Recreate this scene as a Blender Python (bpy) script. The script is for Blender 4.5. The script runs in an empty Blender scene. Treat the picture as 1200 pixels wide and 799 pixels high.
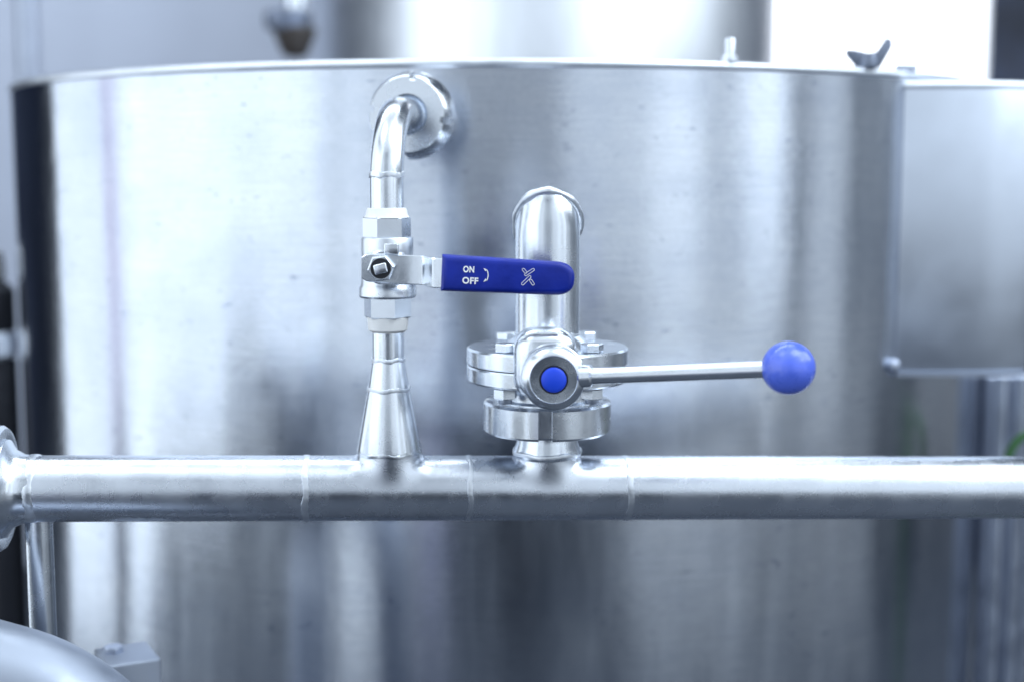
import bpy, math, random
from mathutils import Vector as V, Matrix

rnd = random.Random(7)
rad = math.radians
sc = bpy.context.scene
col = sc.collection

# ------------------------------------------------------------------ camera
F = 1667.0            # focal length in photo pixels (50 mm on 36 mm)
PITCH = rad(6.84)
DC = 0.83             # camera stands 0.83 m in front of the header pipe
cam = bpy.data.cameras.new('camera')
cam.lens = 50; cam.sensor_width = 36
cam.clip_start = 0.02; cam.clip_end = 100
cam.dof.use_dof = True
cam.dof.focus_distance = 0.795
cam.dof.aperture_fstop = 3.2
camo = bpy.data.objects.new('camera', cam); col.objects.link(camo)
camo.location = (0, -DC, 0); camo.rotation_euler = (math.pi/2 - PITCH, 0, 0)
sc.camera = camo

# ------------------------------------------------------------------ world, exposure
w = bpy.data.worlds.new('World'); sc.world = w; w.use_nodes = True
bg = w.node_tree.nodes['Background']
bg.inputs[0].default_value = (0.36, 0.52, 0.82, 1); bg.inputs[1].default_value = 0.10
sc.view_settings.view_transform = 'Standard'
try: sc.view_settings.look = 'None'
except Exception: pass
sc.view_settings.exposure = 0.10; sc.view_settings.gamma = 1.0
sc.cycles.use_denoising = True
sc.cycles.max_bounces = 10; sc.cycles.glossy_bounces = 6
sc.cycles.caustics_reflective = False; sc.cycles.caustics_refractive = False
sc.cycles.sample_clamp_indirect = 6

# ------------------------------------------------------------------ overhead lamps, plus unseen panels added for reflections in the tank
COOL = (0.825, 0.92, 1.0)
def lamp(name, loc, target, sx, sy, radiance, color=COOL):
    l = bpy.data.lights.new(name, 'AREA'); l.shape = 'RECTANGLE'
    l.size = sx; l.size_y = sy; l.energy = radiance*sx*sy*math.pi; l.color = color
    o = bpy.data.objects.new(name, l); col.objects.link(o); o.location = loc
    d = V(target) - V(loc)
    o.rotation_euler = d.to_track_quat('-Z', 'Y').to_euler()
    return o
def standing(name, az0, az1, z0, z1, radiance, color=COOL, dist=3.0):
    """added upright light panel, out of view, mirrored in the tank between two azimuths (0 = behind the camera, + = right)"""
    a = rad((az0+az1)/2); half = math.tan(rad(abs(az1-az0)/2))*dist
    loc = (dist*math.sin(a), 0.2-dist*math.cos(a), (z0+z1)/2)
    lamp(name, loc, (0, 0.2, (z0+z1)/2), 2*half, z1-z0, radiance, color)

standing('tall_reflection_panel', -115, -97, -0.95, 2.3, 1.45, dist=2.1)  # tall panels added to mirror as bright bands on the tank's left
standing('reflection_strip', -97, -93, -0.50, 2.3, 1.0, (.80, .78, 1.0), dist=2.1)  # violet strip added to mirror as a faint purple streak
standing('tall_reflection_panel', -93, -86, -0.95, 2.3, 1.6, dist=2.1)
standing('tall_reflection_panel', -86, -63, -0.82, 2.3, 1.65)
standing('tall_reflection_panel', -63, -38, -0.52, 2.3, 1.65)
standing('reflection_strip', -37.5, -29.5, -0.95, 2.0, 1.3, dist=2.0)  # further strips added, each mirrored as one upright band on the tank
standing('reflection_strip', -28.5, -12, -0.55, 2.3, 0.95)
standing('reflection_strip', -28, -19, -0.95, -0.30, 0.34, dist=2.2)
standing('reflection_strip', -18, -14, -0.95, -0.30, 0.45, (.62, .66, 1.0), dist=2.2)  # blue-violet strip added for a tinted band low on the tank
standing('reflection_strip', -11, 12, -0.22, 2.2, 0.52)
standing('reflection_strip', 12.5, 32, -0.42, 2.3, 0.95)
standing('reflection_strip', 32.5, 46, -0.50, 2.3, 1.25)
standing('reflection_strip', 46.5, 54, -0.6, 2.2, 0.75)
standing('reflection_strip', 54.5, 66, -0.4, 2.3, 1.5)
standing('reflection_strip', 70, 81, -0.6, 2.2, 0.66)
standing('reflection_strip', 83, 102, -0.6, 2.2, 0.20)
standing('reflection_strip', 105, 134, -0.8, 2.0, 0.20)
standing('reflection_strip', 28, 60, -0.95, -0.35, 0.30, dist=2.0)  # low dim strips added to lift the tank's lower right reflections
standing('reflection_strip', 61, 92, -0.95, -0.35, 0.20, dist=2.0)
lamp('overhead_fill', (0, -0.9, 2.6), (0, -0.9, 0), 5.0, 3.6, 0.9)  # broad unseen panel added overhead to brighten the pipes
lamp('overhead_lamp', (1.0, -0.5, 2.3), (0.3, 0, 0), 1.4, 1.0, 4.5)
lamp('high_fill_lamp', (2.0, 0.3, 1.30), (0.2, 1.9, 0.6), 3.0, 1.4, 3.2)  # unseen lamp added to whiten the right half of the background tank
lamp('overhead_lamp', (-1.0, -0.5, 2.3), (-0.3, 0, 0), 1.0, 0.9, 2.8)
lamp('overhead_lamp', (-0.4, 1.2, 2.2), (-0.5, 2.6, 0), 2.8, 0.8, 7.0)  # added lamp, out of view, to brighten the far wall and background tank

# ------------------------------------------------------------------ geometry helpers
def P(px, py, Y):
    """point of the place at distance Y behind the header pipe"""
    u, v = (px-600)/F, (399.5-py)/F
    cp, sp = math.cos(PITCH), math.sin(PITCH)
    d = V((u, v*sp+cp, v*cp-sp))
    t = (Y+DC)/d.y
    return V((d.x*t, Y, d.z*t))
def Z(py, Y): return P(600, py, Y).z

def mat(name): return MATS[name]
def mk(name, verts, faces, m, parent=None, smooth=True, sharp=32):
    me = bpy.data.meshes.new(name)
    off = V((0, 0, 0))
    p = parent
    while p is not None:
        off += p.location; p = p.parent
    me.from_pydata([tuple(V(v)-off) for v in verts], [], faces)
    me.validate(); me.update()
    import bmesh
    bm = bmesh.new(); bm.from_mesh(me)
    bmesh.ops.recalc_face_normals(bm, faces=bm.faces); bm.to_mesh(me); bm.free()
    if smooth:
        for pl in me.polygons: pl.use_smooth = True
        me.set_sharp_from_angle(angle=rad(sharp))
    me.materials.append(MATS[m])
    o = bpy.data.objects.new(name, me); col.objects.link(o)
    if parent is not None: o.parent = parent
    return o
def thing(name, loc, label, cat, group=None):
    o = bpy.data.objects.new(name, None); o.empty_display_size = 0.02
    col.objects.link(o); o.location = loc
    tag(o, label, cat, group); return o
def tag(o, label=None, cat=None, group=None, kind=None):
    if label: o['label'] = label
    if cat: o['category'] = cat
    if group: o['group'] = group
    if kind: o['kind'] = kind
    return o
def frame(axis, xdir=None):
    a = V(axis).normalized()
    x = V(xdir) if xdir is not None else (V((1, 0, 0)) if abs(a.x) < .9 else V((0, 0, 1)))
    x = (x - a*x.dot(a)).normalized()
    return x, a.cross(x), a
def lathe(profile, origin, axis=(0, 0, 1), segs=64, xdir=None, closed=False, rfun=None, angles=None):
    """profile: (radius, height) pairs; closed joins last to first; open ends with r>0 get caps"""
    x, y, a = frame(axis, xdir); o = V(origin)
    ang = angles or [2*math.pi*i/segs for i in range(segs)]
    n = len(ang); vs = []; fs = []
    for k, (r, h) in enumerate(profile):
        for t in ang:
            rr = rfun(k, r, t) if rfun else r
            vs.append(o + a*h + x*(rr*math.cos(t)) + y*(rr*math.sin(t)))
    m = len(profile)
    for k in range(m if closed else m-1):
        k2 = (k+1) % m
        for i in range(n):
            j = (i+1) % n
            fs.append((k*n+i, k*n+j, k2*n+j, k2*n+i))
    if not closed:
        fs.append(tuple(range(n))); fs.append(tuple(range((m-1)*n, m*n)))
    return vs, fs
def join(*parts):
    vs, fs = [], []
    for v, f in parts:
        b = len(vs); vs += list(v); fs += [tuple(i+b for i in q) for q in f]
    return vs, fs
def sweep(path, r, segs=40, caps=True):
    pts = [V(p) for p in path]; n = len(pts)
    rs = r if isinstance(r, (list, tuple)) else [r]*n
    tans = []
    for i in range(n):
        tans.append((pts[min(i+1, n-1)]-pts[max(i-1, 0)]).normalized())
    x, y, _ = frame(tans[0])
    vs, fs = [], []
    for i in range(n):
        t = tans[i]; x = (x - t*x.dot(t)).normalized(); y = t.cross(x)
        for k in range(segs):
            a = 2*math.pi*k/segs
            vs.append(pts[i] + x*(rs[i]*math.cos(a)) + y*(rs[i]*math.sin(a)))
    for i in range(n-1):
        for k in range(segs):
            j = (k+1) % segs
            fs.append((i*segs+k, i*segs+j, (i+1)*segs+j, (i+1)*segs+k))
    if caps:
        fs.append(tuple(range(segs))); fs.append(tuple(range((n-1)*segs, n*segs)))
    return vs, fs
def bend(p0, corner, p1, R, n=18):
    """straight - circular arc - straight"""
    p0, c, p1 = V(p0), V(corner), V(p1)
    d0 = (p0-c).normalized(); d1 = (p1-c).normalized()
    ang = d0.angle(d1); t = R/math.tan(ang/2)
    a = c+d0*t; b = c+d1*t
    cen = c + (d0+d1).normalized()*(R/math.sin(ang/2))
    va = a-cen; vb = b-cen; om = va.angle(vb)
    arc = [cen + (va*math.sin((1-s)*om)+vb*math.sin(s*om))/math.sin(om) for s in [i/n for i in range(n+1)]]
    return [p0]+arc+[p1]
def rbox(c, sx, sy, sz, b=0.002, rz=0, segs=3, rot=None):
    """bevelled box"""
    import bmesh
    bm = bmesh.new(); bmesh.ops.create_cube(bm, size=1)
    for v in bm.verts: v.co = V((v.co.x*sx, v.co.y*sy, v.co.z*sz))
    if b > 0:
        bmesh.ops.bevel(bm, geom=list(bm.edges), offset=b, segments=segs, profile=.5, affect='EDGES')
    M = rot if rot is not None else Matrix.Rotation(rz, 3, 'Z')
    bm.verts.index_update()
    vs = [V(c)+M@v.co for v in bm.verts]; fs = [tuple(v.index for v in f.verts) for f in bm.faces]
    bm.free(); return vs, fs
def hexprism(origin, axis, r, h, b=0.0008, xdir=None, rot=0, bore=0):
    ang = [rot+math.pi/3*i for i in range(6)]
    return lathe([(r-b, 0), (r, b), (r, h-b), (r-b, h)], origin, axis, xdir=xdir, angles=ang)
def hexnut(origin, axis, r, h, xdir=None, rot=0):
    """hexagon with a chamfered round face on both sides"""
    vs, fs = [], []
    n = 48
    prof = [(0, .0), (.86, 0), (1, .12), (1, .88), (.86, 1), (0, 1)]
    def hx(t):
        t = (t-rot) % (math.pi/3); return math.cos(math.pi/6)/math.cos(t-math.pi/6)
    def rf(k, q, t):
        if q == 0: return 0.0001
        e = hx(t)
        return r*(min(e, .875) if q < 1 else e)
    return lathe([(q, hh*h) for q, hh in prof], origin, axis, n, xdir, rfun=rf)
def slotted(origin, axis, Ro, Ri, h, nslots=4, sw=0.010, sd=0.004, b=0.0015, rot=0, xdir=None, taper=0.0, through=True):
    """round union nut with wrench slots"""
    ang = []; inn = []
    half = sw/2/Ro
    for i in range(nslots):
        a0 = rot+2*math.pi*i/nslots; a1 = rot+2*math.pi*(i+1)/nslots
        for t, s in ((a0-half, 0), (a0-half+.004, 1), (a0+half-.004, 1), (a0+half, 0)): ang.append(t); inn.append(s)
        m = 30
        for k in range(1, m):
            ang.append(a0+half+(a1-a0-2*half)*k/m); inn.append(0)
    lut = {round(t, 6): s for t, s in zip(ang, inn)}
    prof = [(Ri, 0), (Ro-b, 0), (Ro, b), (Ro-taper, h-b), (Ro-taper-b, h), (Ri, h)]
    def rf(k, r, t): return r - (sd if lut[round(t, 6)] and 1 <= k <= 4 else 0)
    return lathe(prof, origin, axis, xdir=xdir, closed=True, rfun=rf, angles=ang)
def weld(origin, axis, R, wd=0.004, h=0.0010, segs=110, seed=1, xdir=None):
    """rippled weld bead round a pipe"""
    q = random.Random(seed)
    f1, f2, f3 = q.uniform(0, 6), q.uniform(0, 6), q.uniform(0, 6)
    amp = [0.72+.16*math.sin(2*math.pi*i/segs*3+f1)+.14*math.sin(2*math.pi*i/segs*7+f2)+.12*math.sin(i*.75+f3)+q.uniform(-.10, .10) for i in range(segs)]
    sh = [.0005*math.sin(2*math.pi*i/segs*5+f2)+q.uniform(-.0002, .0002) for i in range(segs)]
    prof = [(-.0006, -.5), (h*.65, -.32), (h, 0), (h*.65, .32), (-.0006, .5)]
    x, y, a = frame(axis, xdir); o = V(origin); vs, fs = [], []
    for r, hh in prof:
        for i in range(segs):
            t = 2*math.pi*i/segs; rr = R+(r*amp[i] if r > 0 else r)
            vs.append(o+a*(hh*wd*(0.8+.35*amp[i])+sh[i])+x*(rr*math.cos(t))+y*(rr*math.sin(t)))
    for k in range(4):
        for i in range(segs):
            j = (i+1) % segs; fs.append((k*segs+i, k*segs+j, (k+1)*segs+j, (k+1)*segs+i))
    return vs, fs
def plate(outline, origin, ux, uy, depth, b=0.001, segs=4):
    """extrude a closed convex outline (2D metres) along ux x uy by depth with rounded edges on both faces"""
    ux, uy = V(ux).normalized(), V(uy).normalized(); un = ux.cross(uy); o = V(origin)
    n = len(outline)
    nor = []
    for i in range(n):
        p, q, r = V(outline[i-1]), V(outline[i]), V(outline[(i+1) % n])
        e = (q-p).normalized(); f = (r-q).normalized()
        n1 = V((e.y, -e.x)); n2 = V((f.y, -f.x)); s = n1+n2
        s = s/max(s.dot(n1), .2); nor.append(s)
    loops = []
    for k in range(segs+1):
        a = math.pi/2*k/segs; loops.append((b*(1-math.sin(a)), b*(1-math.cos(a))))
    for k in range(segs+1):
        a = math.pi/2*k/segs; loops.append((b*(1-math.cos(a)), depth-b*(1-math.sin(a))))
    vs, fs = [], []
    for ins, d in loops:
        for i in range(n):
            q = V(outline[i])-nor[i]*ins
            vs.append(o+ux*q.x+uy*q.y+un*d)
    m = len(loops)
    for k in range(m-1):
        for i in range(n):
            j = (i+1) % n; fs.append((k*n+i, k*n+j, (k+1)*n+j, (k+1)*n+i))
    fs.append(tuple(range(n))); fs.append(tuple(range((m-1)*n, m*n)))
    return vs, fs

# ------------------------------------------------------------------ materials
MATS = {}
def newmat(name):
    m = bpy.data.materials.new(name); m.use_nodes = True; MATS[name] = m
    nt = m.node_tree; return m, nt, nt.nodes['Principled BSDF']
def N(nt, t, **kw):
    n = nt.nodes.new(t)
    for k, v in kw.items():
        if k in n.inputs: n.inputs[k].default_value = v
        else: setattr(n, k, v)
    return n
def noise(nt, scale, detail=4, vec=(1, 1, 1), rough=.55):
    tc = N(nt, 'ShaderNodeTexCoord'); mp = N(nt, 'ShaderNodeMapping'); mp.inputs['Scale'].default_value = vec
    nt.links.new(tc.outputs['Object'], mp.inputs[0])
    n = N(nt, 'ShaderNodeTexNoise', Scale=scale, Detail=detail, Roughness=rough)
    nt.links.new(mp.outputs[0], n.inputs['Vector']); return n
def rng(nt, src, lo, hi, a=.35, b=.65):
    m = N(nt, 'ShaderNodeMapRange'); m.inputs[1].default_value = a; m.inputs[2].default_value = b
    m.inputs[3].default_value = lo; m.inputs[4].default_value = hi
    nt.links.new(src, m.inputs[0]); return m
def steel(name, base=(.66, .70, .78), r0=.2, r1=.3, scale=60, vec=(1, 1, 1), bump=.0, bscale=900, bvec=(1, 1, 1), bdist=.0002, aniso=0):
    m, nt, p = newmat(name)
    p.inputs['Metallic'].default_value = 1
    n = noise(nt, scale, 5, vec)
    nt.links.new(rng(nt, n.outputs[0], r0, r1).outputs[0], p.inputs['Roughness'])
    c = N(nt, 'ShaderNodeMix', data_type='RGBA')
    c.inputs[6].default_value = (*[x*.93 for x in base], 1); c.inputs[7].default_value = (*[min(1, x*1.05) for x in base], 1)
    nt.links.new(rng(nt, noise(nt, scale*.5, 4, vec).outputs[0], 0, 1).outputs[0], c.inputs[0])
    nt.links.new(c.outputs[2], p.inputs['Base Color'])
    if bump:
        b = N(nt, 'ShaderNodeBump', Strength=bump, Distance=bdist)
        nt.links.new(noise(nt, bscale, 3, bvec).outputs[0], b.inputs['Height'])
        nt.links.new(b.outputs[0], p.inputs['Normal'])
    if aniso:
        p.inputs['Anisotropic'].default_value = aniso; p.inputs['Anisotropic Rotation'].default_value = .25
        t = N(nt, 'ShaderNodeTangent', direction_type='RADIAL', axis='Z')
        nt.links.new(t.outputs[0], p.inputs['Tangent'])
    return m, nt, p
steel('satin_steel', base=(.72, .76, .83), r0=.22, r1=.32, bump=.5, bscale=1400, bdist=.0002)
steel('tube_steel', base=(.76, .80, .86), r0=.19, r1=.29, bump=.2, bscale=1100)
steel('polished_steel', base=(.76, .80, .86), r0=.19, r1=.28, scale=90, bump=.10, bscale=700)
steel('cast_steel', base=(.76, .80, .86), r0=.24, r1=.36, bump=.35, bscale=1100)
steel('weld_steel', base=(.80, .84, .90), r0=.28, r1=.45, bump=.4, bscale=900)
steel('dark_steel', base=(.21, .24, .31), r0=.4, r1=.5)
steel('pale_steel', base=(.80, .83, .88), r0=.36, r1=.44, scale=20, vec=(6, 6, 1))
steel('grey_steel', base=(.38, .42, .50), r0=.42, r1=.55, bump=.3, bscale=900)
steel('dull_steel', base=(.52, .57, .68), r0=.3, r1=.45)
steel('panel_steel', base=(.60, .65, .74), r0=.32, r1=.42, scale=25, bump=.05, bscale=40, bvec=(30, 30, 1))

def tank_material():
    m, nt, p = steel('brushed_steel', base=(.67, .71, .78), r0=.15, r1=.22, scale=5, vec=(6, 6, 1), aniso=.87)
    # horizontal brushing lines, soft waves in the rolled sheet, faint dents
    br = noise(nt, 6, 6, (1, 1, 110), .7); rp = noise(nt, 7, 2, (1, 1, .18)); bl = noise(nt, 30, 3)
    b1 = N(nt, 'ShaderNodeBump', Strength=.12, Distance=.0006)
    b2 = N(nt, 'ShaderNodeBump', Strength=.22, Distance=.004)
    b3 = N(nt, 'ShaderNodeBump', Strength=.12, Distance=.0016)
    nt.links.new(br.outputs[0], b1.inputs['Height'])
    nt.links.new(rp.outputs[0], b2.inputs['Height']); nt.links.new(bl.outputs[0], b3.inputs['Height'])
    nt.links.new(b1.outputs[0], b2.inputs['Normal']); nt.links.new(b2.outputs[0], b3.inputs['Normal'])
    nt.links.new(b3.outputs[0], p.inputs['Normal'])
    # dull spots, cloudy wipe smears and fine grain on the metal
    def stain(src, lo, hi, amount, c):
        k = rng(nt, src.outputs[0], 0, 1, lo, hi)
        old = p.inputs['Base Color'].links[0].from_socket
        mx = N(nt, 'ShaderNodeMix', data_type='RGBA'); mx.inputs[7].default_value = (*c, 1)
        fac = N(nt, 'ShaderNodeMath', operation='MULTIPLY'); fac.inputs[1].default_value = amount
        nt.links.new(k.outputs[0], fac.inputs[0]); nt.links.new(fac.outputs[0], mx.inputs[0])
        nt.links.new(old, mx.inputs[6]); nt.links.new(mx.outputs[2], p.inputs['Base Color'])
    stain(noise(nt, 11, 5, (1, 1, 1.4), .62), .42, .64, .42, (.46, .51, .61))
    stain(noise(nt, 75, 3, (1, 1, 2.2)), .66, .72, .70, (.34, .38, .48))
    stain(noise(nt, 20, 6, (1, 1, 40), .7), .46, .66, .42, (.48, .53, .63))
    stain(noise(nt, 600, 2), .42, .66, .20, (.40, .44, .54))
tank_material()

def plain(name, base, rough, spec=.5, coat=0, var=.06, scale=40, bump=0, bscale=300):
    m, nt, p = newmat(name)
    c = N(nt, 'ShaderNodeMix', data_type='RGBA')
    c.inputs[6].default_value = (*[x*(1-var) for x in base], 1); c.inputs[7].default_value = (*[x*(1+var) for x in base], 1)
    nt.links.new(rng(nt, noise(nt, scale).outputs[0], 0, 1).outputs[0], c.inputs[0])
    nt.links.new(c.outputs[2], p.inputs['Base Color'])
    nt.links.new(rng(nt, noise(nt, scale*2).outputs[0], rough*.85, rough*1.15).outputs[0], p.inputs['Roughness'])
    p.inputs['Specular IOR Level'].default_value = spec; p.inputs['Coat Weight'].default_value = coat
    if bump:
        b = N(nt, 'ShaderNodeBump', Strength=bump, Distance=.0003)
        nt.links.new(noise(nt, bscale, 3).outputs[0], b.inputs['Height']); nt.links.new(b.outputs[0], p.inputs['Normal'])
    return m
plain('blue_grip', (.0013, .018, .30), .40, .42, var=.16, scale=60, bump=.35, bscale=420)
plain('blue_knob', (.10, .175, .84), .30, .6, coat=.35, var=.06, scale=90, bump=.10, bscale=220)
plain('blue_plug', (.018, .075, .75), .35, .4, bump=.2)
plain('white_ink', (.95, .96, .98), .5, .3)
plain('plain_black', (.012, .014, .022), .5)
plain('brown_dark', (.055, .045, .04), .45)
plain('wall_paint', (.58, .63, .76), .75, .2, scale=2)
plain('wall_pale', (.62, .68, .82), .75, .2, scale=2)
plain('wall_dark', (.030, .038, .066), .6, .3, var=.55, scale=5)
plain('floor_concrete', (.065, .075, .095), .6, .3, var=.2, scale=6)
plain('green_hose', (.05, .16, .05), .4)
plain('white_tape', (.96, .97, .98), .45, bump=.6, bscale=260)
plain('white_plastic', (.78, .82, .88), .4)
def glow(name, c, s):
    m, nt, p = newmat(name)
    p.inputs['Base Color'].default_value = (.8, .85, .95, 1)
    p.inputs['Emission Color'].default_value = (*c, 1); p.inputs['Emission Strength'].default_value = s
glow('window_bright', (.95, .97, 1.0), 2.2)
glow('window_frosted', (.80, .86, 1.0), .55)

# ================================================================== setting
FLOOR = -1.0
fl = mk('floor', *rbox((0, 1, FLOOR-.02), 12, 12, .04, 0), 'floor_concrete', smooth=False); tag(fl, kind='structure')
WY = 2.7
def wallpiece(name, x0, x1, m, z1=1.6):
    a, b = P(x0, 200, WY).x, P(x1, 200, WY).x
    o = mk(name, *rbox(((a+b)/2, WY+.06, (FLOOR+z1)/2), b-a, .12, z1-FLOOR, 0), m, smooth=False); tag(o, kind='structure'); return o
wallpiece('wall', -160, 858, 'wall_paint')
wallpiece('wall', -1900, -160, 'wall_dark', 2.2)  # unseen wall stretch, made dark to mirror as the tank's left edge
wallpiece('wall', 1152, 2300, 'wall_dark')
a, b = P(858, 200, WY).x, P(1152, 200, WY).x
zw0, zw1 = -.25, 1.2
o = mk('wall', *rbox(((a+b)/2, WY+.06, (FLOOR+zw0)/2), b-a, .12, zw0-FLOOR, 0), 'wall_pale', smooth=False); tag(o, kind='structure')
win = thing('window', ((a+b)/2, WY, zw0), 'tall overexposed white window glowing behind the tank rim', 'window')
edges = [(860, 903, 'window_frosted'), (908, 1028, 'window_bright'), (1031, 1150, 'window_bright')]
for x0, x1, m in edges:
    c, d = P(x0, 200, WY).x, P(x1, 200, WY).x
    mk('pane', *rbox(((c+d)/2, WY+.03, (zw0+zw1)/2), d-c, .02, zw1-zw0-.02, 0), m, win, smooth=False)
fr = []
for x in (859, 905.5, 1029.5, 1151):
    c = P(x, 200, WY).x; fr.append(rbox((c, WY+.02, (zw0+zw1)/2), .006, .04, zw1-zw0, .001))
mk('frame', *join(*fr), 'white_plastic', win)

# ================================================================== the big tank
R = 0.466; TC = V((-0.01, 0.616, 0)); ZT = Z(76, 0.15)
tank = thing('steel_tank', (TC.x, TC.y, FLOOR), 'large round brushed stainless steel tank with rolled top rim, behind the valves', 'tank')
mk('shell', *lathe([(R, FLOOR), (R, -.6), (R, -.2), (R, ZT-.002)], TC, segs=256), 'brushed_steel', tank)
rim = [(R-.006, ZT-.006)]
for k in range(13):
    t = -.45*math.pi + 1.4*math.pi*k/12
    rim.append((R-.0018+.0033*math.cos(t), ZT+.001+.0033*math.sin(t)))
mk('rim', *lathe(rim, TC, segs=256, closed=True), 'weld_steel', tank)
mk('lid', *lathe([(R-.005, ZT-.03), (R-.005, ZT-.025), (.1, ZT-.012), (.02, ZT-.01)], TC, segs=128), 'dull_steel', tank)
def on_tank(px, py, out=0.0):
    """point on the tank wall in line with that place of the wall"""
    Y = .2
    for _ in range(40):
        p = P(px, py, Y); Y = TC.y-math.sqrt(max(R*R-(p.x-TC.x)**2, 1e-6))
    p = P(px, py, Y); n = V((p.x-TC.x, p.y-TC.y, 0)).normalized()
    return p+n*out, n
def on_rim(px):
    p, n = on_tank(px, 80); return V((p.x, p.y, ZT+.0045)), n

# wing nut and clip on the rim, upright stud
p, n = on_rim(1020); p = p-n*.002
tn = V((-n.y, n.x, 0)); 
wn = thing('wing_nut', p, 'small dark wing nut standing on the tank rim against the bright window', 'wing nut')
mk('hub', *lathe([(.0075, -.0005), (.008, .002), (.006, .010), (.003, .011)], p, segs=24), 'dark_steel', wn)
for s, hgt in ((-1, .013), (1, .021)):
    out = [(.002, .000), (.009, .000), (.017, hgt*.70), (.0168, hgt), (.0125, hgt*1.02), (.006, .012), (.002, .011)]
    if s < 0: out = [(-x, y) for x, y in out][::-1]
    mk('wing', *plate(out, p+V((0, .003, 0)), (1, 0, 0), (0, 0, 1), .006, .0012, 2), 'dark_steel', wn)
p, n = on_rim(1066); p = p-n*.003
cl = mk('rim_clip', *rbox(p+V((0, 0, .002)), .016, .008, .005, .001), 'dull_steel')
tag(cl, 'tiny flat grey clip on the tank rim above the sheet metal box', 'clip')
p, n = on_rim(858); p = p-n*.004
sd = thing('rim_stud', p, 'short pale upright stud on the tank rim in front of the window', 'stud')
mk('shaft', *lathe([(.004, -.001), (.004, .015), (.0035, .016)], p, segs=24), 'weld_steel', sd)
mk('collar', *lathe([(.0065, -.0005), (.0065, .003), (.005, .004)], p, segs=24), 'weld_steel', sd)

# sheet-metal box on the right flank of the tank
bY = .266
z0, z1 = Z(437, bY), Z(97, bY); x0, x1 = P(1057, 200, bY).x, P(1216, 200, bY).x
box = thing('sheet_metal_box', ((x0+x1)/2, bY, z0), 'flat grey sheet metal box fixed to the right flank of the tank', 'box')
xs = [x0+(x1-x0)*i/24 for i in range(25)]
def bow(x):
    t = (x-x0)/(x1-x0); return bY - .0015*math.sin(math.pi*t)+.010*max(0, t-.6)**2*4
vs, fs = [], []
outl = [(x, bow(x)) for x in xs] + [(x1, bY+.16), (x0+.045, bY+.16), (x0, bY+.022)]
n = len(outl)
bz = .0025
for (ins, z) in ((bz, z0), (.0007, z0+.0007), (0, z0+bz), (0, z1-.006), (.0015, z1-.002), (.006, z1)):
    for i, (x, y) in enumerate(outl):
        vs.append(V((min(max(x, x0+ins), x1-ins), y+ins if i < 25 else y, z)))
for k in range(5):
    for i in range(n):
        j = (i+1) % n; fs.append((k*n+i, k*n+j, (k+1)*n+j, (k+1)*n+i))
fs.append(tuple(range(n))); fs.append(tuple(range(5*n, 6*n)))
mk('cover', vs, fs, 'panel_steel', box, sharp=40)
lip = []
for (dy, z) in ((-.003, z0-.0020), (-.003, z0+.0002), (.02, z0+.0002), (.02, z0-.0020)):
    for x in xs: lip.append(V((x, bow(x)+dy, z)))
lf = []
for k in range(4):
    for i in range(24):
        lf.append((k*25+i, k*25+i+1, ((k+1) % 4)*25+i+1, ((k+1) % 4)*25+i))
lf += [(0, 25, 50, 75), (24, 49, 74, 99)]
mk('bottom_lip', lip, lf, 'grey_steel', box, sharp=30)
top = []
for k in range(9):
    t = math.pi*k/8; top.append((t,))
mk('top_fold', *sweep([V((x, bow(x)+.003, z1-.002)) for x in xs], .0035, 16), 'weld_steel', box)
p = P(1047, 428, bY-.004)
bo = mk('corner_bolt', *lathe([(.0004, .0055), (.003, .005), (.0048, .003), (.0052, .0005), (.0052, -.02)], p, (0, -1, 0), 24), 'dull_steel', box)

# ================================================================== header pipe
A = P(40, 572, -.025); B = P(1190, 570.5, .035); ex = (B-A).normalized(); RP = .0192
ey = V((-ex.y, ex.x, 0)).normalized(); ez = ex.cross(ey)
def on_axis(px):
    t = 0
    lo, hi = -1.5, 2.5
    for _ in range(50):
        m = (lo+hi)/2; q = A+(B-A)*m
        # photo column of q
        d = q-camo.location; dep = d.y*math.cos(PITCH)-d.z*math.sin(PITCH)
        if 600+F*d.x/dep < px: lo = m
        else: hi = m
    return A+(B-A)*lo
hp = thing('header_pipe', on_axis(600), 'long horizontal stainless header pipe with welded seams running across in front of the tank', 'pipe')
L0, L1 = on_axis(8), on_axis(1320)
def pipe_run(a, b, n=60):
    return [a+(b-a)*i/n for i in range(n+1)]
mk('tube', *sweep(pipe_run(L0, L1), RP, 72), 'satin_steel', hp)
for i, (px, wd, h) in enumerate(((40, .0070, .0007), (359, .0046, .0006), (549, .0036, .0005), (733, .0048, .0006))):
    mk('weld_bead', *weld(on_axis(px), ex, RP, wd, h, seed=i+3), 'weld_steel', hp)
# flared ferrule and slotted nut where the header is coupled at its end
fc = on_axis(8)
mk('ferrule', *lathe([(RP+.0002, .016), (RP+.0006, .010), (RP+.0035, .004), (RP+.009, .0005), (RP+.0095, -.004), (RP, -.012)], fc, ex, 72), 'tube_steel', hp)
mk('coupling_nut', *lathe([(RP+.0065, 0), (.0345, 0), (.0365, .002), (.0365, .010), (.0350, .0112), (.0350, .0130), (.0365, .0142), (.0362, .0185), (.0345, .0208), (RP+.0105, .021), (RP+.0065, .019)], fc-ex*.0215, ex, 96, closed=True), 'tube_steel', hp)
mk('coupling_tube', *sweep(pipe_run(fc-ex*.16, fc-ex*.012, 8), RP+.001, 48), 'satin_steel', hp)

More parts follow.
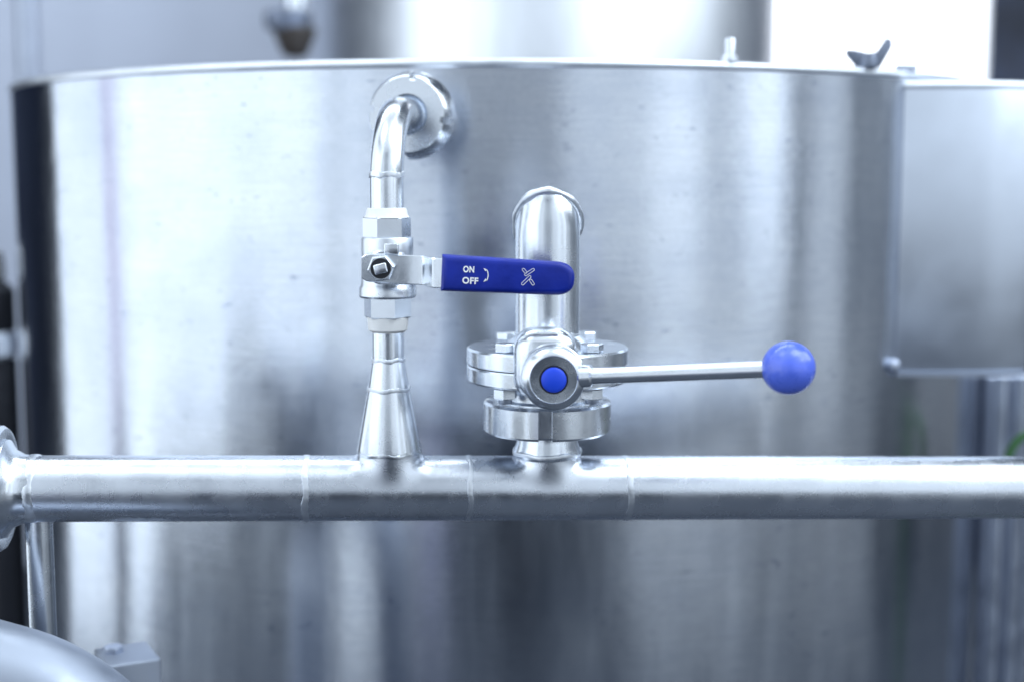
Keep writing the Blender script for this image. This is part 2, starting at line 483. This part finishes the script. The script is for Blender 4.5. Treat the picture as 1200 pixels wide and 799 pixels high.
def tee(px, h, rb, fx=.012, psim=rad(82)):
    """pulled branch collar blending from the header up to a round branch"""
    c = on_axis(px); n, m = 96, 14; vs, fs = [], []
    for k in range(m+1):
        s = k/m
        for i in range(n):
            t = 2*math.pi*i/n; ct, st = math.cos(t), math.sin(t)
            psi = psim*st; Rl = RP+.0001
            p1 = V(((rb+fx)*ct, Rl*math.sin(psi), Rl*math.cos(psi)))
            d1 = V((ct*.6, st*math.cos(psi), -abs(st)*abs(math.sin(psi))-.0))
            p0 = V((rb*ct, rb*st, h))
            L = (p1-p0).length*1.25
            t0 = V((0, 0, -1))*L; t1 = d1.normalized()*L*.9
            h00 = 2*s**3-3*s**2+1; h10 = s**3-2*s**2+s; h01 = -2*s**3+3*s**2; h11 = s**3-s**2
            q = p0*h00+t0*h10+p1*h01+t1*h11
            vs.append(c+ex*q.x+ey*q.y+ez*q.z)
    for k in range(m):
        for i in range(n):
            j = (i+1) % n; fs.append((k*n+i, k*n+j, (k+1)*n+j, (k+1)*n+i))
    return vs, fs, c
# branch under the ball valve: reducer cone and riser
v, f, c1 = tee(456.5, RP+.003, .0188)
mk('branch_collar', v, f, 'satin_steel', hp, sharp=60)
q1 = V((c1.x, c1.y, 0)); Y1 = c1.y
zb = c1.z+RP+.003
zc1, zc2, zr = Z(455, Y1), Z(421, Y1), Z(386, Y1)
mk('reducer_cone', *lathe([(.0188, zb-.001), (.0189, zb+.002), (.0122, zc1), (.0096, zc2-.0012), (.0093, zc2)], q1, segs=72), 'tube_steel', hp)
mk('riser_tube', *lathe([(.0093, zc2-.001), (.0093, zr)], q1, segs=56), 'tube_steel', hp)
mk('weld_bead', *weld(q1+V((0, 0, zb)), (0, 0, 1), .0188, .003, .0005, seed=21), 'tube_steel', hp)
mk('weld_bead', *weld(q1+V((0, 0, zc1)), (0, 0, 1), .0122, .003, .0007, seed=22), 'weld_steel', hp)
mk('weld_bead', *weld(q1+V((0, 0, zc2)), (0, 0, 1), .0094, .003, .0007, seed=23), 'weld_steel', hp)
# branch under the butterfly valve
v, f, c2 = tee(641, RP+.001, .0190)
mk('branch_collar', v, f, 'satin_steel', hp, sharp=60)
q2 = V((c2.x, c2.y, 0)); Y2 = c2.y
zn0 = Z(504, Y2)
mk('branch_tube', *lathe([(.0190, c2.z+RP), (.0205, c2.z+RP+.003), (.0184, c2.z+RP+.0085), (.0180, c2.z+RP+.012), (.0180, zn0+.004)], q2, segs=72), 'tube_steel', hp)
mk('weld_bead', *weld(q2+V((0, 0, c2.z+RP+.003)), (0, 0, 1), .0202, .003, .0008, seed=31), 'weld_steel', hp)

# ================================================================== ball valve
bz0 = Z(388, Y1)
bv = thing('ball_valve', q1+V((0, 0, bz0)), 'small stainless ball valve with flat blue ON OFF lever grip', 'valve')
zz = lambda py: Z(py, Y1)
mk('thread_seal', *lathe([(.0096, zz(389)), (.0114, zz(386)), (.0118, zz(379)), (.0120, zz(372)), (.0105, zz(370))], q1, segs=48), 'white_tape', bv)
mk('hex_end', *hexprism(q1+V((0, 0, zz(372))), (0, 0, 1), .0140, zz(347)-zz(372), rot=rad(90+22)), 'tube_steel', bv)
mk('body', *lathe([(.0120, zz(349)), (.0160, zz(348.5)), (.0168, zz(346)), (.0168, zz(337)), (.0160, zz(334)), (.0156, zz(331)), (.0150, zz(300)), (.0152, zz(296)),
                   (.0152, zz(280)), (.0146, zz(278)), (.0120, zz(277.5))], q1, segs=64), 'cast_steel', bv)
mk('hex_end', *hexprism(q1+V((0, 0, zz(279))), (0, 0, 1), .0140, zz(254)-zz(279), rot=rad(90-18)), 'cast_steel', bv)
mk('thread_seal', *lathe([(.0132, zz(255)), (.0122, zz(252)), (.0116, zz(246)), (.0112, zz(244)), (.0095, zz(243.5))], q1, segs=48), 'white_tape', bv)
st = P(445.5, 315.5, Y1-.040); zs = st.z
sx = st.x; ax = (V((sx, Y1-.040, zs))-V((q1.x, Y1, zs))).normalized()
ax = V((0, -1, 0))
sb = V((sx, Y1, zs))
mk('stem_pad', *rbox((sx+.001, Y1-.014, zs-.0005), .0225, .020, .0165, .0025), 'cast_steel', bv)
mk('bonnet', *lathe([(.0098, .012), (.0098, .0265), (.0088, .0280)], sb, ax, 48), 'tube_steel', bv)
# steel lever: flat strip with a joggle that carries the grip
def strip(pts, hgts, th):
    """pts: (x, y, z) centre line, hgts heights"""
    vs, fs = [], []
    m = len(pts)
    for i, (p, h) in enumerate(zip(pts, hgts)):
        p = V(p); t = (V(pts[min(i+1, m-1)])-V(pts[max(i-1, 0)])); nn = V((-t.y, t.x, 0)).normalized()*th/2
        c = .0006
        for dz, k in ((-h/2+c, -1), (-h/2, -.4), (-h/2, .4), (-h/2+c, 1), (h/2-c, 1), (h/2, .4), (h/2, -.4), (h/2-c, -1)):
            vs.append(p+nn*k+V((0, 0, dz)))
    for i in range(m-1):
        for k in range(8):
            j = (k+1) % 8; fs.append((i*8+k, i*8+j, (i+1)*8+j, (i+1)*8+i*0+k))
    fs.append(tuple(range(8))); fs.append(tuple(range((m-1)*8, m*8)))
    return vs, fs
yl = Y1-.0295; yg = Y1-.044
LX = lambda px, Y: P(px, 315, Y).x
pts = [V((LX(424, yl), yl, zs)), V((LX(429, yl), yl, zs)), V((LX(436, yl), yl, zs)), V((LX(470, yl), yl, zs-.001)), V((LX(490, yl), yl, zs-.0013)), V((LX(497, yl), yl-.001, zs-.0015)),
       V((LX(501, yl), yl-.004, zs-.0017)), V((LX(504, yg), yg+.004, zs-.0018)), V((LX(508, yg), yg+.0008, zs-.0019)), V((LX(514, yg), yg, zs-.002)), V((LX(560, yg), yg, zs-.003)), V((LX(640, yg), yg, zs-.0055))]
hg = [.0120, .0150, .0160, .0165, .0165, .0165, .0165, .0165, .0165, .0165, .0165, .0150]
lev = mk('lever', *strip(pts, hg, .0026), 'polished_steel', bv)
mk('stop_tab', *rbox((sx+.0055, yl-.0002, zs+.0105), .0082, .0028, .0060, .0007), 'polished_steel', lev)
mk('stem_nut', *hexprism(V((sx, yl-.0012, zs)), ax, .0078, .0062, .0009, xdir=(1, 0, 0), rot=rad(8)), 'polished_steel', bv)
mk('stem_bore_dark', *lathe([(.0057, .0060), (.0057, .0064), (.0020, .0065)], V((sx, yl-.0012, zs)), ax, 40), 'plain_black', bv)  # black disc painted in for the dark bore round the stem
mk('stem', *rbox((sx, yl-.0068, zs), .0074, .0060, .0056, .0008, rot=Matrix.Rotation(rad(-14), 3, 'Y')), 'polished_steel', bv)
# blue grip
gY = yg-.0045
gl = P(517, 320, gY); gr = P(673.5, 328, gY)
ux = V((gr.x-gl.x, 0, gr.z-gl.z)).normalized(); uz = V((0, 1, 0)).cross(ux)*-1
if uz.z < 0: uz = -uz
GLEN = (gr-gl).length; H0, H1 = .0101, .0093
o2 = [(0, -H0), (GLEN-.012, -H1)]
for k in range(1, 14):
    t = -math.pi/2+math.pi*k/14
    e = .78
    cx = (abs(math.cos(t))**e); sy_ = math.copysign(abs(math.sin(t))**e, math.sin(t))
    o2.append((GLEN-.012+.012*cx, H1*sy_))
o2 += [(GLEN-.012, H1), (0, H0)]
# counter-clockwise seen from the front (+x right, +z up); plate grows away from the viewer
grip_o = V((gl.x, gY+.0085, gl.z))
grip = mk('grip', *plate(o2, grip_o, ux, uz, .0095, .0036, 7), 'blue_grip', bv)
GF = grip_o.y-.0095-.00012
GS = .775/F
def gp(px, py, lift=0):
    """photo place on the grip's front face"""
    return P(px, py, GF-lift)
def letters(txt, px0, px1, py0, py1, bold=.035):
    cu = bpy.data.curves.new('letters', 'FONT'); cu.body = txt; cu.size = 1; cu.extrude = .02; cu.offset = bold; cu.resolution_u = 6
    cu.space_character = 1.08
    to = bpy.data.objects.new('letters', cu); col.objects.link(to)
    dg = bpy.context.evaluated_depsgraph_get(); me = bpy.data.meshes.new_from_object(to.evaluated_get(dg))
    vs = [v.co.copy() for v in me.vertices]; fs = [tuple(p.vertices) for p in me.polygons]
    bpy.data.objects.remove(to)
    xa, xb = min(v.x for v in vs), max(v.x for v in vs); ya, yb = min(v.y for v in vs), max(v.y for v in vs)
    p0 = gp(px0, py1); wid = gp(px1, py1).x-p0.x; hei = gp(px0, py0).z-p0.z
    out = [V((p0.x, GF, p0.z))+ux*((v.x-xa)/(xb-xa)*wid)+uz*((v.y-ya)/(yb-ya)*hei)+V((0, -.00012*(v.z+.02)/.04, 0)) for v in vs]
    me.name = 'lettering'
    return out, fs
for t, a_ in (('ON', (542.6, 555.6, 311.6, 319.4)), ('OFF', (541.6, 560.2, 324.6, 332.6))):
    v, f = letters(t, *a_); mk('lettering', v, f, 'white_ink', grip, smooth=False)
def stroke(pxs, wpx=.95, closed=False):
    """flat raised line through photo places on the grip"""
    pts = [V((p[0], p[1])) for p in pxs]; n = len(pts); vs, fs = [], []
    for i in range(n):
        a_ = pts[i-1] if (closed or i > 0) else pts[i]; b_ = pts[(i+1) % n] if (closed or i < n-1) else pts[i]
        t = (b_-a_).normalized(); nn = V((-t.y, t.x))
        ww = wpx[i] if isinstance(wpx, (list, tuple)) else wpx
        for s in (-.5, .5):
            q = pts[i]+nn*ww*s
            vs.append(gp(q.x, q.y)); vs.append(gp(q.x, q.y, .00012))
    m = n if closed else n-1
    for i in range(m):
        j = (i+1) % n; a0, b0 = i*4, j*4
        fs += [(a0+1, b0+1, b0+3, a0+3), (a0, b0, b0+1, a0+1), (a0+2, b0+2, b0+3, a0+3)]
    return vs, fs
arc = []
for k in range(13):
    t = -1.0+2.0*k/12
    arc.append((567.4+4.6*math.cos(t)/1.0, 322.6+7.6*math.sin(t)/.84*.88))
ws = [1.1]*13
head1 = [(566.8, 314.7), (569.8, 317.3)]; head2 = [(566.8, 330.4), (569.8, 327.7)]
mk('arrow_mark', *join(stroke(arc, ws), stroke(head1, [.5, 2.8]), stroke(head2, [.5, 2.8])), 'white_ink', grip, smooth=False)
def bar(p, q, hw=1.45, open_end=False):
    p, q = V(p), V(q); t = (q-p).normalized(); nn = V((-t.y, t.x))
    pts = [p+nn*hw, q+nn*hw]
    if not open_end:
        for k in range(1, 6):
            a_ = math.pi/2-math.pi*k/6; pts.append(q+t*hw*math.cos(a_)*.8+nn*hw*math.sin(a_))
    pts.append(q-nn*hw); pts.append(p-nn*hw)
    if not open_end or True:
        for k in range(1, 6):
            a_ = -math.pi/2-math.pi*k/6; pts.append(p+t*hw*math.cos(a_)*.8+nn*hw*math.sin(a_))
    return [(v.x, v.y) for v in pts]
mk('cross_emblem', *join(stroke(bar((612.4, 333.0), (621.0, 324.6)), .62, True), stroke(bar((616.0, 322.2), (625.0, 316.2)), .62, True),
                         stroke(bar((613.2, 316.0), (616.2, 319.6)), .62, True), stroke(bar((621.8, 328.6), (624.8, 333.2)), .62, True)), 'white_ink', grip, smooth=False)

# ================================================================== small inlet pipe with union into the tank
un, nn_ = on_tank(481, 136)
ip = thing('inlet_pipe', q1+V((0, 0, zz(246))), 'thin bent stainless tube from the ball valve into the tank through a slotted union nut', 'pipe')
uf = P(477, 134.5, .064); ztop = uf.z
ud = V((uf.x-q1.x, uf.y-q1.y, 0)).normalized()
tw = (un.y-q1.y)/ud.y
wp_ = V((q1.x, q1.y, ztop))+ud*tw
pt = bend(q1+V((0, 0, zz(246))), V((q1.x, q1.y, ztop)), wp_+ud*.012, .044, 26)
mk('tube', *sweep(pt, .0098, 48), 'tube_steel', ip)
mk('weld_bead', *weld(q1+V((0, 0, zz(205))), (0, 0, 1), .0098, .0035, .0006, seed=41), 'weld_steel', ip)
mk('spigot', *lathe([(.0185, -.006), (.0185, (wp_-uf).length-.020)], wp_, -ud, 56), 'tube_steel', ip)
mk('liner', *lathe([(.0098, -.003), (.0108, -.0034), (.0124, -.0055), (.0126, -.012), (.0098, -.012)], uf, -ud, 56, closed=True), 'tube_steel', ip)
mk('slotted_nut', *slotted(uf-ud*-.017, -ud, .0278, .0128, .017, 4, .0050, .0024, .0010, rot=rad(81), xdir=(1, 0, 0), taper=.0036), 'tube_steel', ip)

# ================================================================== large outlet pipe into the tank
zt = Z(263, .1)
zfl = Z(404, Y2)
op = thing('outlet_pipe', q2+V((0, 0, zfl)), 'thick upright stainless tube bending into the tank above the butterfly valve', 'pipe')
zc_ = Z(261, Y2); RO = .0190
wp, wn_ = on_tank(637, 262)
def mitre():
    n = 96; vs, fs = [], []
    for i in range(n):
        t = 2*math.pi*i/n; x, y = RO*math.cos(t), RO*math.sin(t)
        vs += [q2+V((x, y, zfl-.004)), q2+V((x, y, zc_-y-.018))]
        for k in range(1, 7):
            u_ = k/6; vs.append(q2+V((x, y+.005*u_*u_, zc_-y-.018*(1-u_))))
        vs.append(q2+V((x, wp.y-q2.y+.012, zc_-y)))
    for i in range(n):
        a_, b_ = i*9, ((i+1) % n)*9
        fs += [(a_+k, b_+k, b_+k+1, a_+k+1) for k in range(8)]
    return vs, fs
mk('tube', *mitre(), 'tube_steel', op)
q_ = random.Random(5); pth, rr = [], []
for i in range(97):
    t = 2*math.pi*i/96; ro = RO-.0002
    pth.append(q2+V((ro*math.cos(t), ro*math.sin(t)+.0052, zc_-ro*math.sin(t)-.0002)))
    rr.append(.0025+.0004*math.sin(i*.22)+.0003*math.sin(i*.61+1)+q_.uniform(-.00015, .00015))
mk('weld_bead', *sweep(pth, rr, 12, False), 'weld_steel', op)
mk('weld_bead', *weld(q2+V((0, 0, Z(391, Y2))), (0, 0, 1), .0189, .004, .0006, seed=52), 'weld_steel', op)

# ================================================================== butterfly valve
z2 = lambda py: Z(py, Y2)
bf = thing('butterfly_valve', q2+V((0, 0, z2(504))), 'bolted two flange butterfly valve with steel rod handle and blue ball knob', 'valve')
zm = z2(425); FR = .0478; ft = .0100
mk('lower_flange', *lathe([(.028, zm-ft-.0002), (FR-.0012, zm-ft), (FR, zm-ft+.0012), (FR, zm-.0014), (FR-.0008, zm-.0005), (.02, zm-.0005)], q2, segs=128), 'polished_steel', bf)
mk('upper_flange', *lathe([(.02, zm+.0001), (FR-.0008, zm+.0001), (FR, zm+.0010), (FR, zm+ft-.0012), (FR-.0012, zm+ft), (.026, zm+ft+.0002), (.0225, zm+ft+.004), (.0193, zm+ft+.0065)], q2, segs=128), 'polished_steel', bf)
mk('seal_ring', *lathe([(FR-.0022, zm-.0007), (FR-.0022, zm+.0004)], q2, segs=96), 'plain_black', bf)
for ang in (50, 130, 230, 310):
    t = rad(ang); b_ = q2+V((.0385*math.cos(t), .0385*math.sin(t), 0))
    mk('bolt', *hexprism(b_+V((0, 0, zm+ft+.0003)), (0, 0, 1), .0066, .0050, .0007, rot=rnd.uniform(0, 1)), 'polished_steel', bf)
    n_ = mk('nut', *hexprism(b_+V((0, 0, zm-ft-.0068)), (0, 0, 1), .0070, .0064, .0007, rot=rnd.uniform(0, 1)), 'polished_steel', bf)
    mk('thread', *lathe([(.0035, zm-ft-.0095), (.0040, zm-ft-.0085), (.0040, zm-ft-.006)], b_, segs=20), 'dull_steel', n_)
zn1 = z2(468)
mk('spigot', *lathe([(.0200, zn0+.003), (.0300, zn1-.003), (.0300, zn1+.0005), (.0285, zn1+.002), (.0285, zm-ft-.001)], q2, segs=96), 'tube_steel', bf)
mk('slotted_nut', *slotted(q2+V((0, 0, zn0)), (0, 0, 1), .0380, .0190, zn1-zn0, 4, .0082, .0042, .0014, rot=rad(-93), xdir=(1, 0, 0)), 'tube_steel', bf)
# stem housing, hub and handle
hc = P(649, 445, -.075); hz = hc.z
hx = hc.x-.003
hub0 = V((hx, Y2, hz))
mk('stem_housing', *rbox((hx-.001, Y2-.041, hz+.004), .0355, .030, .040, .012, segs=7), 'tube_steel', bf)
ha = V((.02, -1, 0)).normalized()
h0 = V((hc.x, -.075, hz))
mk('index_plate', *lathe([(.0168, -.022), (.0178, -.020), (.0180, -.0165), (.0172, -.0155), (.0160, -.0155)], h0, ha, 72), 'polished_steel', bf)
mk('hub_gap', *lathe([(.0157, -.018), (.0157, -.012)], h0, ha, 64), 'plain_black', bf)  # black core stands in for the shade in the gap behind the hub
hub = mk('hub', *lathe([(.0150, -.0135), (.0168, -.0135), (.0172, -.0128), (.0172, -.0036), (.0169, -.0030), (.0134, -.0001), (.0130, .0), (.0127, -.0004), (.0126, -.0012)], h0, ha, 72), 'polished_steel', bf)
mk('hub_face', *lathe([(.0127, -.004), (.0127, -.0009), (.0072, -.0011)], h0, ha, 64), 'tube_steel', hub)
plug = [(.0068, -.002), (.0068, .0006)]
for k in range(1, 7):
    t = math.pi/2*k/6; plug.append((max(.0068*math.cos(t), .0002), .0006+.0016*math.sin(t)))
mk('plug_gap_shade', *lathe([(.0078, -.002), (.0078, -.0006), (.0070, -.0007)], h0, ha, 48), 'plain_black', hub)  # black ring paints the shadow of the gap round the plug
mk('plug', *lathe(plug, h0, ha, 48), 'blue_plug', hub)
r0 = P(672, 441, -.068); r1 = P(900, 432.5, -.098)
rod = mk('handle_rod', *sweep([r0+(r1-r0)*i/10 for i in range(11)], .0046, 40), 'polished_steel', bf)
mk('rod_socket', *lathe([(.0056, .0), (.0064, .001), (.0062, .0065), (.0048, .0075)], r0+(r1-r0).normalized()*.0035, r1-r0, 40), 'polished_steel', rod)
kc = P(924, 431, -.1005); KR = .0139; kd = (r1-r0).normalized()
prof = [(.0050, -KR*.935)]
for k in range(3, 41):
    t = math.pi*k/40; 
    hgt = -KR*math.cos(t)
    if hgt > -KR*.93: prof.append((max(KR*math.sin(t), .0001), hgt))
knob = mk('ball_knob', *lathe(prof, kc, kd, 64), 'blue_knob', bf)

# ================================================================== things at the left edge
lp = on_axis(41)
pc = V((lp.x, lp.y, 0)); pc.y += .004
pz = lp.z-RP+.0015
post = thing('support_post', V((pc.x, pc.y, FLOOR)), 'slim upright steel post carrying the coupled end of the header pipe', 'post')
mk('tube', *lathe([(.0078, FLOOR), (.0078, pz)], pc, segs=32), 'tube_steel', post)
mk('foot_plate', *rbox(pc+V((0, 0, FLOOR+.004)), .07, .07, .008, .001), 'dull_steel', post)
ba = [P(-260, 700, -.10), P(-120, 741, -.10), P(0, 797, -.10), P(40, 822, -.10)]
cpt = P(82, 846, -.10)
pt = bend(P(-420, 690, -.10), P(165, 848, -.10), V((P(165, 848, -.10).x+.02, -.10, FLOOR+.0)), .10, 24)
dp = thing('bent_drain_pipe', V((pt[-1].x, pt[-1].y, FLOOR)), 'wide satin steel pipe bending down below the slotted coupling of the header', 'pipe')
mk('tube', *sweep(pt, .033, 56), 'grey_steel', dp)
bc = P(150, 800, .06)
br = thing('bracket_box', V((bc.x, bc.y, FLOOR)), 'small folded steel bracket box beside the wide bent pipe', 'bracket')
mk('cover', *rbox((bc.x, bc.y, (FLOOR+Z(765, .06))/2), .034, .040, Z(765, .06)-FLOOR, .0015, rz=rad(28)), 'grey_steel', br)
mk('screw', *hexnut(V((bc.x-.010, bc.y+.004, Z(765, .06)-.0005)), (0, 0, 1), .0065, .004), 'dull_steel', br)
fcx = P(-8, 400, .55)
fh = thing('filter_housing', V((fcx.x, .55, FLOOR)), 'black upright filter housing with a pale band beside the tank edge', 'filter')
fz = lambda py: Z(py, .55)
mk('lower_bowl', *lathe([(.020, FLOOR), (.022, fz(500)), (.022, fz(424)), (.019, fz(416))], V((fcx.x, .55, 0)), segs=40), 'plain_black', fh)
mk('band', *lathe([(.020, fz(418)), (.0225, fz(414)), (.0225, fz(392)), (.020, fz(388))], V((fcx.x, .55, 0)), segs=40), 'weld_steel', fh)
mk('head', *lathe([(.019, fz(390)), (.022, fz(384)), (.022, fz(340)), (.012, fz(328))], V((fcx.x, .55, 0)), segs=40), 'plain_black', fh)
mk('cap', *lathe([(.011, fz(329)), (.014, fz(322)), (.012, fz(296)), (.006, fz(288))], V((fcx.x, .55, 0)), segs=32), 'white_plastic', fh)

# ================================================================== things at the right edge
for i, (px, yy, r) in enumerate(((1156, .46, .0064), (1168, .43, .0056), (1180, .46, .0062), (1191, .43, .0058), (1203, .46, .0066))):
    x = P(px, 600, yy).x; zt_ = Z(438, yy)
    o = mk('conduit', *lathe([(r, FLOOR), (r, zt_-.002), (r-.0015, zt_)], V((x, yy, 0)), segs=24), 'dull_steel')
    tag(o, 'thin grey upright conduit in the bundle beside the tank, below the sheet metal box', 'conduit', 'conduits beside the tank')
hs = [P(x, y, .33) for x, y in ((1330, 640), (1290, 592), (1220, 588), (1186, 566), (1181, 540), (1190, 519), (1208, 508), (1240, 512), (1300, 540), (1345, 600))]
def smooth_path(pts, n=8):
    out = []
    for i in range(len(pts)-1):
        p0, p1, p2, p3 = pts[max(i-1, 0)], pts[i], pts[i+1], pts[min(i+2, len(pts)-1)]
        for k in range(n):
            t = k/n
            out.append(.5*((2*p1)+(p2-p0)*t+(2*p0-5*p1+4*p2-p3)*t*t+(3*p1-p0-3*p2+p3)*t**3))
    return out+[pts[-1]]
hs = [V((hs[0].x, .33, FLOOR))]+hs+[V((hs[-1].x, .33, FLOOR))]
ho = mk('garden_hose', *sweep(smooth_path(hs), .0034, 16), 'green_hose')
tag(ho, 'thin green hose looping up behind the right end of the header pipe', 'hose')

# ================================================================== things behind the tank
tk = P(638, 60, 2.0); r2 = .449; TY = 2.0
t2 = thing('background_tank', (tk.x, TY, FLOOR), 'broad pale blurred stainless tank standing behind the large tank rim', 'tank')
mk('shell', *lathe([(r2, FLOOR), (r2, 1.2), (r2-.02, 1.23)], V((tk.x, TY, 0)), segs=160), 'pale_steel', t2)
vx = P(33, 60, 2.3)
vp = mk('wall_pipe', *lathe([(.02, FLOOR), (.02, 1.4)], V((vx.x, 2.3, 0)), segs=32), 'dull_steel')
tag(vp, 'blurred grey vertical pipe in front of the far wall', 'pipe')
dk = P(338, 20, 1.05)
dv = thing('relief_fitting', (dk.x, 1.05, Z(66, 1.05)), 'dark funnel shaped fitting hanging blurred beyond the tank rim', 'fitting')
dz = lambda py: Z(py, 1.05)
q = V((dk.x, 1.05, 0))
mk('cone', *lathe([(.010, dz(68)), (.018, dz(62)), (.029, dz(36)), (.028, dz(33))], q+V((.008, 0, 0)), segs=32), 'brown_dark', dv)
mk('head', *lathe([(.027, dz(36)), (.031, dz(30)), (.031, dz(16)), (.02, dz(11))], q, segs=32), 'dark_steel', dv)
mk('stem', *lathe([(.014, dz(13)), (.012, 1.0)], q+V((.01, 0, 0)), segs=24), 'tube_steel', dv)

# dark block added behind the camera, mirrored low in the middle of the tank
ec = thing('dark_mirror_block', (.12, -2.2, FLOOR), 'unseen dark block added to mirror as the dark band low in the tank', 'dark block')
mk('body', *rbox((.12, -2.2, FLOOR+.21), .54, .34, .42, .02), 'plain_black', ec)
mk('lid', *rbox((.12, -2.2, FLOOR+.445), .56, .36, .05, .012), 'plain_black', ec)
mk('handle', *sweep(smooth_path([V((.02, -2.2, FLOOR+.468)), V((.03, -2.2, FLOOR+.50)), V((.21, -2.2, FLOOR+.50)), V((.22, -2.2, FLOOR+.468))]), .009, 12), 'dull_steel', ec)
